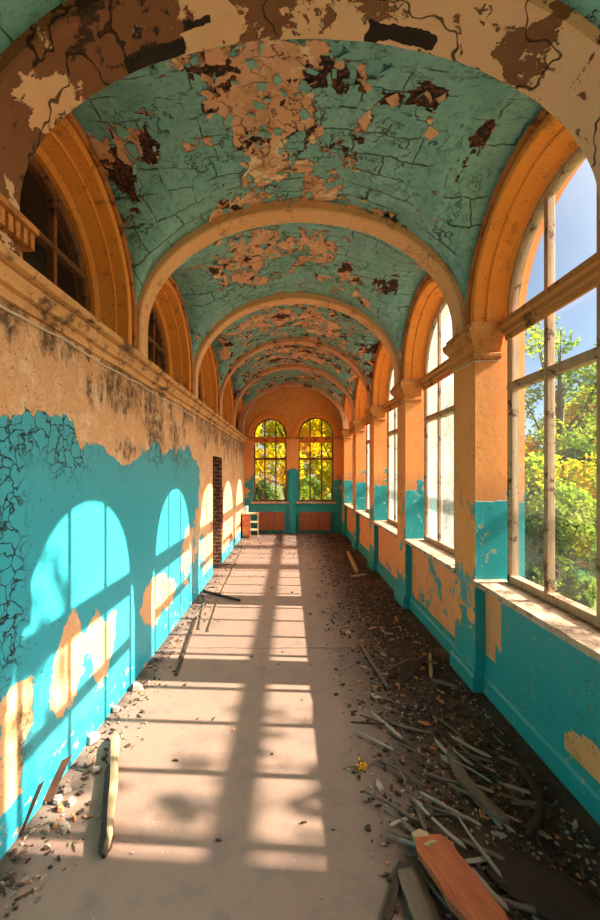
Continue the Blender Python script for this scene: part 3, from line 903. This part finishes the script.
rad_cover(.30, 1.22, 'brown boarded radiator cover under the right end window')

# small wooden cabinet standing by the left corner
root = empty('small_cabinet', (-1.12, 11.35, 0)); tag(root, 'small battered wooden cabinet with open shelves by the left end window', 'cabinet')
root.rotation_euler.z = .08
b = MB(); b.box((-.23,-.18,.03),(-.02,.18,.66)); b.build('body', M['oak'], root, bevel=.006)
b = MB(); b.box((-.215,-.195,.08),(-.035,-.178,.33)); dr = b.build('drawer', M['plank'], root, bevel=.004); b = MB(); b.tube([(-.125,-.195,.2),(-.125,-.215,.2)], .012, 10); b.build('knob', M['pale_wood'], dr)
b = MB(); b.box((-.215,-.195,.36),(-.035,-.178,.62)); dr = b.build('drawer', M['plank'], root, bevel=.004); b = MB(); b.tube([(-.125,-.195,.49),(-.125,-.215,.49)], .012, 10); b.build('knob', M['pale_wood'], dr)
for x in (-.01, .21):
    for y in (-.16, .16):
        b = MB(); b.box((x-.014,y-.014,0),(x+.014,y+.014,.64)); b.build('leg', M['pale_wood'], root, bevel=.003)
for z in (.2, .42):
    b = MB(); b.box((-.02,-.17,z),(.22,.17,z+.02)); b.build('shelf', M['pale_wood'], root, bevel=.003)
b = MB(); b.box((-.25,-.20,.66),(.245,.20,.69)); b.build('top', M['pale_wood'], root, bevel=.006)
M['paper'] = mat_plain('pale_blue_card', lin(176,206,222), lin(206,222,230), lin(110,140,160), .3)
b = MB(); b.box((-.07,-.05,0),(.07,.05,.20)); b.box((-.075,-.055,.17),(.075,.055,.19))
o = b.build('carton', M['paper'], bevel=.005); o.location = (-1.26, 11.3, .692); tag(o, 'pale blue carton standing on the small wooden cabinet', 'box')

# ------------------------------------------------------------------ boards, sticks, rubble
M['ash'] = mat_wood('ashen_wood', lin(176,162,148), lin(130,116,104), 1)
def beam_between(name, p, q, w, h, mat, label, cat='board', group=None, rag=.3, twist=0, z0=None, z1=None, taper=1., parent=None, curve=0):
    """a weathered board lying from p to q, origin at its middle"""
    p, q = Vector(p), Vector(q); d = q-p; Ln = d.length; n = 14
    b = MB(); rows = []
    sd = R.random()*50
    for i in range(n+1):
        t = i/n; y = (t-.5)*Ln
        ww = w*(1-(1-taper)*t)/2*(1+.12*noise.noise(Vector((t*6, sd, 0))))
        if i in (0, n): ww *= (1-rag)
        e0 = .25*w*noise.noise(Vector((t*3, sd, 4)))*rag
        cx = curve*(1-(2*t-1)**2) + e0
        z = h*.2*noise.noise(Vector((t*4, sd, 9)))
        rows.append([(cx-ww, y, z*.2), (cx+ww*.98, y, 0), (cx+ww, y, h*.9+z), (cx+ww*.3, y, h+z), (cx-ww*.4, y, h*.97+z), (cx-ww, y, h*.8+z)])
    # splintered ends
    rows[0] = [(a, y-R.random()*rag*w*.8, z) for a, y, z in rows[0]]
    rows[-1] = [(a, y+R.random()*rag*w*.8, z) for a, y, z in rows[-1]]
    b.strip(rows, closed=True); cq(b, rows[0]); cq(b, rows[-1])
    o = b.build(name, mat)
    o.location = (p+q)/2
    yaw = math.atan2(-d.x, d.y); pitch = math.atan2(d.z, math.hypot(d.x, d.y))
    o.rotation_euler = (pitch, twist, yaw)
    if label: tag(o, label, cat, group)
    return o
F = floor_at
def lift(v, z): return Vector((v.x, v.y, z))
beam_between('split_board', lift(F(117,742),.03), lift(F(108,856),.05), .055, .035, M['pale_wood'], 'long pale split board lying on the floor beside the left wall', rag=.8, taper=.5)
beam_between('split_board', lift(F(108,770),.0), lift(F(104,858),.0), .06, .025, M['dark_wood'], 'dark splintered board tucked under the long pale one on the left', rag=.8, curve=-.02)
pk = beam_between('broken_plank', lift(F(432,862),.06), lift(F(492,960),.10), .18, .04, M['plank'], 'reddish brown broken plank at the bottom edge right of centre', 'plank', rag=.32)
beam_between('wood_block', lift(F(420,846),.02), lift(F(434,868),.06), .085, .05, M['pale_wood'], 'short pale wood block under the end of the reddish plank', 'wood', rag=.2)
beam_between('broken_plank', lift(F(408,878),.0), lift(F(432,940),.0), .11, .04, M['grey_wood'], 'dark grey plank lying just left of the reddish plank', 'plank', rag=.2)
beam_between('broken_plank', lift(F(402,868),.0), lift(F(386,925),.0), .035, .03, M['dark_wood'], 'narrow dark batten leaning by the grey plank at the bottom', 'plank', rag=.3)
beam_between('broken_plank', lift(F(505,868),.0), lift(F(585,925),.02), .26, .03, M['dark_wood'], 'wide rotten dark board in the bottom right corner', 'plank', rag=.3)
beam_between('wooden_stick', lift(F(360,645),.0), lift(F(388,691),.02), .028, .022, M['grey_wood'], 'straight brown stick on the floor right of the sunlit patches', 'stick', rag=.2)
beam_between('wooden_plank', lift(F(348,553),.0), lift(F(357,573),.0), .07, .05, M['pale_wood'], 'pale plank end lying against the far right wall', 'plank', rag=.1)
beam_between('wooden_plank', lift(F(352,577),.0), lift(F(366,575),.0), .07, .03, M['pale_wood'], 'short pale plank lying across near the far right wall', 'plank', rag=.1)
beam_between('bark_strip', lift(F(452,752),.0), lift(F(505,830),.03), .07, .035, M['grey_wood'], 'long curved grey bark strip in the debris by the right wall', 'bark', rag=.5, curve=.06)
beam_between('bark_strip', lift(F(520,770),.0), lift(F(528,840),.03), .045, .03, M['dark_wood'], 'curved dark bark strip close under the turquoise wall', 'bark', rag=.5, curve=-.08)
beam_between('wooden_batten', lift(F(203,592),.01), lift(F(240,602),.01), .03, .03, M['dark_wood'], 'short dark batten lying across two thin rods', 'batten', rag=.2)
for a_, b_, lb in (((205,596),(199,630),'left thin rod running under the short dark batten'), ((219,598),(208,632),'right thin rod running under the short dark batten'), ((243,548),(221,594),'thin long rod on the floor towards the end windows')):
    beam_between('thin_rod', lift(F(*a_),.0), lift(F(*b_),.0), .022, .018, M['grey_wood'], lb, 'rod', rag=.1)
beam_between('long_lath', lift(F(196,618),.0), lift(F(176,676),.0), .03, .02, M['dark_wood'], 'dark lath lying lengthwise between sun patches near left wall', 'lath', rag=.3)
# corner debris against right wall (around x 410-440, y 655-685)
for k, (a_, b_, w_, m_, lb) in enumerate([((412,660),(437,668),.03,'grey_wood','grey lath lying across the pile at the second pier'),
     ((430,655),(431,682),.03,'pale_wood','pale upright sliver at the pile by the second pier'),
     ((405,682),(425,662),.05,'dark_wood','dark bark piece in the pile by the second pier'),
     ((385,672),(412,664),.02,'grey_wood','thin twig pointing into the pile by the second pier'),
     ((432,680),(455,692),.04,'grey_wood','grey batten along the wall below the second sill')]):
    beam_between('lath', lift(F(*a_),.0), lift(F(*b_),.04), w_, .02, M[m_], lb, 'lath', rag=.6)
# rusty sheet pieces against the left wall
M['rust'] = mat_plain('rusty_sheet', lin(128,66,40), lin(84,44,30), lin(36,24,20), .8, sc=6)
def bent_sheet(name, loc, w, l, ang, rot, label):
    b = MB(); n = 8; rows = []
    for i in range(n+1):
        t = i/n; x = (t-.5)*w; z = abs(t-.45)*w*ang
        rows.append([(x, -l/2*(1+.1*math.sin(i)), z+.004), (x, l/2*(1-.12*math.cos(i*2)), z+.004), (x, l/2*(1-.12*math.cos(i*2)), z), (x, -l/2*(1+.1*math.sin(i)), z)])
    b.strip(rows, closed=True); cq(b, rows[0]); cq(b, rows[-1])
    o = b.build(name, M['rust']); o.location = loc; o.rotation_euler = rot
    tag(o, label, 'metal sheet'); return o
bent_sheet('rusty_sheet', lift(F(46,788),.04), .16, .22, .9, (.5,.35,.2), 'rusty bent sheet leaning by the left wall above another')
bent_sheet('rusty_sheet', lift(F(24,820),.05), .10, .24, .7, (.75,.2,.1), 'rusty narrow sheet leaning at the left wall nearest the bottom')

M['chip_l'] = mat_plain('pale_plaster_chips', lin(178,160,144), lin(140,120,106), lin(120,96,80), .6, sc=9)
M['chip_o'] = mat_plain('orange_plaster_chips', lin(204,136,86), lin(176,104,66), lin(90,56,40), .6, sc=9)
M['chip_t'] = mat_plain('turquoise_paint_chips', lin(60,160,160), lin(120,180,170), lin(40,80,80), .6, sc=9)
M['chip_d'] = mat_plain('dark_soil_clods', lin(84,62,50), lin(52,38,32), lin(20,15,12), .6, sc=9)
def chip(b, c, r, h, rot, n=6, stretch=1.0):
    pts = []
    for k in range(n):
        a = 2*PI*k/n + R.uniform(-.3,.3); rr = r*R.uniform(.6,1.15)
        x, y = rr*math.cos(a)*stretch, rr*math.sin(a)/stretch
        pts.append((x*math.cos(rot)-y*math.sin(rot), x*math.sin(rot)+y*math.cos(rot)))
    tx, ty = R.uniform(-.35,.35), R.uniform(-.35,.35)
    v = [(c[0]+x, c[1]+y, c[2]+max(0, x*tx+y*ty)) for x, y in pts] + [(c[0]+x*.8, c[1]+y*.8, c[2]+h+max(0, x*tx+y*ty)) for x, y in pts]
    f = [tuple(range(n-1,-1,-1)), tuple(range(n, 2*n))] + [(k,(k+1)%n,n+(k+1)%n,n+k) for k in range(n)]
    b.add(v, f)
def dens(x, y):
    d = .008
    d += .9*max(0, min(1, (x-.35)/.6))*(1 if y < 7 else .6)
    d += .6*max(0, min(1, (-1.0-x)/.3))
    d += .45*max(0, min(1, (y-8.5)/2.5))
    return d*(.5+noise.noise(Vector((x*2,y*2,3)))+.4)
def rubble(name, n, mat, rmin, rmax, hf, label, stretch=1.0, dfn=dens, ymin=1.3, ymax=12.0):
    b = MB(); k = 0; tries = 0
    while k < n and tries < n*60:
        tries += 1
        x = R.uniform(XL+.03, XR-.06); y = ymin+(ymax-ymin)*R.random()**1.6
        if R.random() < dfn(x, y):
            r = R.uniform(rmin, rmax)
            chip(b, (x, y, .002), r, r*hf, R.uniform(0,6.28), R.choice((4,5,6,7)), R.uniform(1/stretch, stretch)); k += 1
    o = b.build(name, mat); return tag(o, label, 'rubble', kind='stuff')
rubble('plaster_crumbs', 2600, M['chip_l'], .004, .014, .5, 'fine pale plaster crumbs scattered over the whole floor', 1.5)
rubble('brick_crumbs', 900, M['chip_o'], .004, .014, .6, 'fine orange crumbs scattered over the floor debris')
rubble('soil_crumbs', 3600, M['chip_d'], .005, .022, .5, 'dark soil and rotten crumbs along the right wall', 1.8)
rubble('wood_splinters', 1500, M['grey_wood'], .006, .017, .3, 'thin grey wood splinters in the floor debris', 2.6)
# individual larger fragments
frs = []
def frag(name, mat, x, y, r, h, stretch, label, cat, group, z=.004):
    b = MB(); chip(b, (0,0,0), r, h, R.uniform(0,6.28), R.choice((5,6,7)), stretch)
    o = b.build(name, mat, bevel=0); o.location = (x, y, z); tag(o, label, cat, group); return o
k = 0
while k < 55:
    x = R.uniform(.45, 1.5); y = R.uniform(1.7, 5.0)
    if R.random() < dens(x, y):
        frag('plaster_flake', M[R.choice(('chip_l','chip_l','chip_o','chip_d'))], x, y, R.uniform(.02,.045), .008, R.uniform(1,1.7), 'flake of fallen plaster in the debris along the window side', 'plaster', 'plaster flakes on the window side'); k += 1
for k in range(26):
    px, py = R.uniform(45,75), R.uniform(765,835)
    p = F(px, py)
    if p.x > XL+.05: frag('plaster_stone', M[R.choice(('chip_l','chip_l','chip_o'))], p.x, p.y, R.uniform(.012,.03), .02, 1.1, 'small pale rubble stone beside the rusty sheets', 'stone', 'rubble stones by the rusty sheets')
for px, py, r, lb in ((92,742,.05,'pale plaster lump on the floor near the split board'),(137,690,.045,'pale plaster lump at the foot of the sunlit wall'),(115,712,.035,'small plaster lump between the wall and the split board'),
                  (142,668,.035,'flat plaster piece in the shade below the second light patch'),(128,676,.03,'plaster piece beside the wall base below the second light patch'),(96,772,.025,'brown plaster bit left of the split board')):
    p = F(px, py); frag('plaster_lump', M['chip_l'], p.x, p.y, r, r*.9, 1.2, lb, 'plaster', None)
# laths and slivers in the debris by the near right wall
for k in range(64):
    x = R.uniform(.50, 1.45); y = R.uniform(1.65, 2.9)
    a = R.gauss(2.4, .55); l = R.uniform(.08, .34)
    p = Vector((x, y, .012+R.random()*.02)); q = p + Vector((math.cos(a)*l, math.sin(a)*l, R.uniform(-.005,.02)))
    if q.x > XR+.05 or q.x < .4: continue
    beam_between('wood_sliver', p, q, R.uniform(.008,.026), R.uniform(.006,.014), M[R.choice(('grey_wood','dark_wood','ash','ash','grey_wood'))], 'thin splintered sliver in the debris heap near right wall', 'sliver', 'wood slivers in the debris heap', rag=.9, curve=R.uniform(-.012,.012), taper=R.uniform(.3,1))
# yellow flower sprig
p = F(362,770); root = empty('yellow_flower', p); tag(root, 'small yellow flower sprig lying on the floor at the sunlit edge', 'flower')
M['yellow'] = mat_leaf('yellow_petals', lin(250,190,20), lin(230,160,10)); M['stem'] = mat_leaf('green_stem', lin(120,130,40), lin(90,100,30))
b = MB()
for k in range(26):
    a = R.uniform(0,6.28); rr = R.uniform(.0,.035); c = Vector((rr*math.cos(a), rr*math.sin(a), R.uniform(.01,.05)))
    u = Vector((R.uniform(-1,1),R.uniform(-1,1),R.uniform(-.5,.5))).normalized()*.011; v = u.cross(Vector((0,0,1))).normalized()*.008
    b.add([c-u, c+v, c+u, c-v], [(0,1,2,3)])
b.build('petals', M['yellow'], root, recalc=False)
b = MB(); b.tube([(0,0,.02),(-.06,.02,.008),(-.12,.0,.006)], .003, 5); b.tube([(0,0,.02),(-.02,-.05,.008),(-.03,-.1,.006)], .003, 5); b.build('stem', M['stem'], root)

# cables
M['cable'] = mat_plain('pale_cable', lin(222,204,176), lin(190,160,126), lin(90,70,50), .5)
b = MB(); pts = []
for i in range(80):
    y = 1.0 + i*.06
    pts.append((XL+.010+.003*noise.noise(Vector((y*2,0,0))), y, 2.655-.02*abs(math.sin(y*2.6))-.015*noise.noise(Vector((y*3,1,0)))))
b.tube(pts, .007, 6)
tag(b.build('electric_cable', M['cable']), 'pale electric cable running below the left cornice', 'cable')
b = MB(); b.tube([(XW-.03, 3.375, 2.79),(XR-.03,3.375,2.78),(XR-.03,3.6,2.785),(XR-.03,3.82,2.79)], .006, 6)
tag(b.build('electric_cable', M['cable']), 'thin white wire below the capital of the nearest right pier', 'cable')

# ------------------------------------------------------------------ outside
GZ = -1.2
M['grass'] = mat_plain('garden_ground', lin(96,104,40), lin(70,84,34), lin(60,50,24), .6, sc=.8)
b = MB(); b.box((-60,-40,GZ-.3),(90,90,GZ)); gr = struct(b.build('ground', M['grass']))
b = MB(); b.box((XL-4.7,YB-.3,GZ),(XR+.42,YE+.35,-.25)); struct(b.build('foundation', M['dark']))
M['bark'] = mat_wood('tree_bark', lin(96,76,56), lin(58,44,34), 2)
M['leaf_y'] = mat_leaf('yellow_green_leaves', lin(222,210,30), lin(150,178,36), lin(236,190,20))
M['leaf_g'] = mat_leaf('green_leaves', lin(130,164,46), lin(190,200,50), lin(84,124,40))
M['leaf_d'] = mat_leaf('dark_green_leaves', lin(54,84,34), lin(96,118,44), lin(120,140,50))
def crown_mesh(name, seed, n, blobs, size):
    rr = random.Random(seed); v = []; f = []
    W = [b_[3]**2*b_[4] for b_ in blobs]
    for i in range(n):
        b_ = rr.choices(blobs, W)[0]
        while True:
            d = Vector((rr.uniform(-1,1), rr.uniform(-1,1), rr.uniform(-1,1)))
            if .35 < d.length < 1: break
        q = Vector(b_[:3]) + d*b_[3]*Vector((1,1,.75)).length/1.6
        q += Vector((noise.noise(q*1.5), noise.noise(q*1.5+Vector((5,5,5))), noise.noise(q*1.5+Vector((9,1,4)))))*.5
        u = Vector((rr.gauss(0,1), rr.gauss(0,1), rr.gauss(0,.6))).normalized()*size*rr.uniform(.5,1)
        w = u.cross(Vector((rr.gauss(0,1), rr.gauss(0,1), rr.gauss(0,1)))).normalized()*size*.45
        k = len(v); v += [q-u, q+w-u*.1, q+u, q-w-u*.1]; f.append((k,k+1,k+2,k+3))
    me = bpy.data.meshes.new(name); me.from_pydata([tuple(a) for a in v], [], f); return me
def tree_meshes(seed, h, rad, n, size, sparse=False, low=.35):
    rr = random.Random(seed); bl = []; br = []
    for i in range(16 if not sparse else 13):
        z = h*(low + (1-low)*rr.random()); a = rr.uniform(0, 6.28); t = (z/h-low)/(1-low)
        rr_ = rad*(1-.55*t)*rr.uniform(.3,1)
        p = (rr_*math.cos(a), rr_*math.sin(a), z)
        bl.append((*p, rad*(.34 if not sparse else .24)*rr.uniform(.7,1.2), 1)); br.append(p)
    cm = crown_mesh('crown', seed, n, bl, size)
    b = MB(); b.tube([(0,0,0),(.05,0,h*.3),(-.04,.05,h*.65),(0,0,h*.95)], [h*.022,h*.017,h*.010,h*.003], 9)
    for p in br:
        z0 = p[2]*.62
        b.tube([(0,0,z0),(p[0]*.5,p[1]*.5,z0+(p[2]-z0)*.35),p], [h*.008,h*.005,h*.0015], 6)
    tm = bpy.data.meshes.new('trunk'); tm.from_pydata([tuple(q) for q in b.v], [], b.f)
    return cm, tm
def place_tree(name, meshes, mat, loc, sc, rz, label, cat, group):
    root = empty(name, loc); root.scale = (sc,)*3; root.rotation_euler.z = rz; tag(root, label, cat, group)
    for nm, me, mt in (('crown', meshes[0], mat), ('trunk', meshes[1], M['bark'])):
        o = link(bpy.data.objects.new(nm, me)); o.parent = root
        if not me.materials: me.materials.append(mt)
        if o.material_slots[0].material != mt:
            o.material_slots[0].link = 'OBJECT'; o.material_slots[0].material = mt
T1 = tree_meshes(1, 8, 2.6, 9000, .16); T2 = tree_meshes(2, 7, 2.4, 9000, .15, low=.2)
T3 = tree_meshes(3, 9, 3.2, 5200, .11, sparse=True, low=.3); T4 = tree_meshes(9, 9, 2.6, 650, .12, sparse=True, low=.45); B1 = tree_meshes(5, 2.6, 1.3, 6500, .10, low=.12)
g1 = 'trees outside the end windows'; g2 = 'trees in the garden beyond the tall windows'; g3 = 'shrubs in the garden below the tall windows'
for x, y, s, m_, r in ((-2.3,17.5,.8,'leaf_y',0),(1.9,17.5,.8,'leaf_y',2),(-.2,22,1.1,'leaf_y',3),(-5.5,24,1.2,'leaf_y',7),(5.0,25,1.1,'leaf_y',5),(.6,29,1.5,'leaf_y',4),(-5,31,1.5,'leaf_y',8),(.9,15.2,.34,'leaf_g',9),(-1.0,15.0,.32,'leaf_d',11),(2.6,14.6,.3,'leaf_d',13)):
    place_tree('autumn_tree', T1 if r % 2 else T2, M[m_], (x, y, GZ), s, r*1.1, 'bright autumn tree seen through the arched end windows', 'tree', g1)
for x, y, s, m_, r, me in ((10.5,15.5,1.0,'leaf_g',.5,T3),(13.5,18,.82,'leaf_y',2,T1),(8.0,17,.62,'leaf_y',3,T2),(6.4,16,.8,'leaf_g',1,T2),(11,20,.75,'leaf_g',4,T1),(15,21,.72,'leaf_g',5,T2),
                       (9.2,24,1.0,'leaf_y',.8,T1),(14,27,1.0,'leaf_g',1.8,T2),(18,26,.9,'leaf_y',2.8,T1),(7.5,28,1.1,'leaf_g',3.8,T1)):
    place_tree('garden_tree', me, M[m_], (x, y, GZ), s, r, 'tall garden tree seen through the right hand windows', 'tree', g2)
for x, y, s, m_, r in ((7.2,10.4,1.0,'leaf_g',0),(8.4,11.8,1.25,'leaf_y',1),(6.2,9.2,.85,'leaf_d',2),(7.6,13,1.3,'leaf_g',3),(9.8,13.6,1.5,'leaf_g',4),(5.8,11.4,.95,'leaf_g',5),(5.0,13,1.1,'leaf_d',.5),(8.8,15.2,1.6,'leaf_y',1.5)):
    place_tree('garden_shrub', B1, M[m_], (x, y, GZ), s, r, 'leafy shrub growing below the right hand windows', 'shrub', g3)
place_tree('garden_tree', T4, M['leaf_g'], (8.2, 1.3, GZ), 1.0, 2.2, 'sparse tree close to the nearest window, casting leaf shadows', 'tree', None)
# unseen pipe on posts, added to cast a lengthwise shadow along the floor
M['pipe'] = mat_plain('grey_pipe_paint', lin(120,116,108), lin(96,92,86), lin(70,46,30), .7)
pr = empty('shadow_pipe', (5.62, -2.0, GZ)); tag(pr, 'grey pipe on posts added outside the right hand windows to shade the floor', 'pipe')
b = MB(); b.tube([(0,-8,4.0-GZ),(0,24,4.0-GZ)], .07, 14); b.build('pipe', M['pipe'], pr, smooth=True)
for y in (-4, 23.5):
    b = MB(); b.tube([(0,y,0),(0,y,3.94-GZ)], .05, 10); b.build('post', M['pipe'], pr, smooth=True)

# ------------------------------------------------------------------ light
sd = Vector((-1.48, .08, -1.0)).normalized()
sun = bpy.data.lights.new('sun', 'SUN'); so = link(bpy.data.objects.new('sun', sun))
sun.energy = 14; sun.angle = math.radians(.55); sun.color = (1, .83, .67)
so.rotation_euler = sd.to_track_quat('-Z', 'Y').to_euler(); so.location = (10, 0, 10)
w = bpy.data.worlds.new('sky'); bpy.context.scene.world = w; w.use_nodes = True
nt = w.node_tree; nt.nodes.clear()
o = nt.nodes.new('ShaderNodeOutputWorld'); bg = nt.nodes.new('ShaderNodeBackground'); sky = nt.nodes.new('ShaderNodeTexSky')
sky.sky_type = 'NISHITA'; sky.sun_disc = False; sky.sun_elevation = math.radians(33.2); sky.sun_rotation = math.radians(90); sky.air_density = 1.0; sky.dust_density = .3; sky.ozone_density = 2.5
tc = nt.nodes.new('ShaderNodeTexCoord'); dt = nt.nodes.new('ShaderNodeVectorMath'); dt.operation = 'DOT_PRODUCT'
nt.links.new(tc.outputs['Generated'], dt.inputs[0]); dt.inputs[1].default_value = tuple(-sd)
def wm(op, a, b):
    n = nt.nodes.new('ShaderNodeMath'); n.operation = op
    for k, q in enumerate((a, b)):
        if isinstance(q, bpy.types.NodeSocket): nt.links.new(q, n.inputs[k])
        else: n.inputs[k].default_value = q
    return n.outputs[0]
# hazy bright sky around the sun, clear blue away from it
hz = wm('MULTIPLY', wm('POWER', wm('MAXIMUM', dt.outputs['Value'], 0.), 10.), 11.0)
bg.inputs[1].default_value = .085
b2 = nt.nodes.new('ShaderNodeBackground'); b2.inputs[0].default_value = (1, .90, .76, 1); nt.links.new(hz, b2.inputs[1])
ad = nt.nodes.new('ShaderNodeAddShader'); nt.links.new(sky.outputs[0], bg.inputs[0])
nt.links.new(bg.outputs[0], ad.inputs[0]); nt.links.new(b2.outputs[0], ad.inputs[1]); nt.links.new(ad.outputs[0], o.inputs[0])


# ------------------------------------------------------------------ camera
cam = bpy.data.cameras.new('camera'); co = link(bpy.data.objects.new('camera', cam))
co.location = (0, 0, EYE); co.rotation_euler = (PI/2, 0, 0)
cam.sensor_fit = 'AUTO'; cam.sensor_width = 36; cam.lens = 400/920*36
cam.shift_x = 10/920; cam.shift_y = 12/920; cam.clip_end = 300; cam.clip_start = .02
sc = bpy.context.scene; sc.camera = co
sc.view_settings.view_transform = 'Standard'; sc.view_settings.look = 'None'; sc.view_settings.gamma = 1
sc.view_settings.use_curve_mapping = False; sc.view_settings.exposure = .85
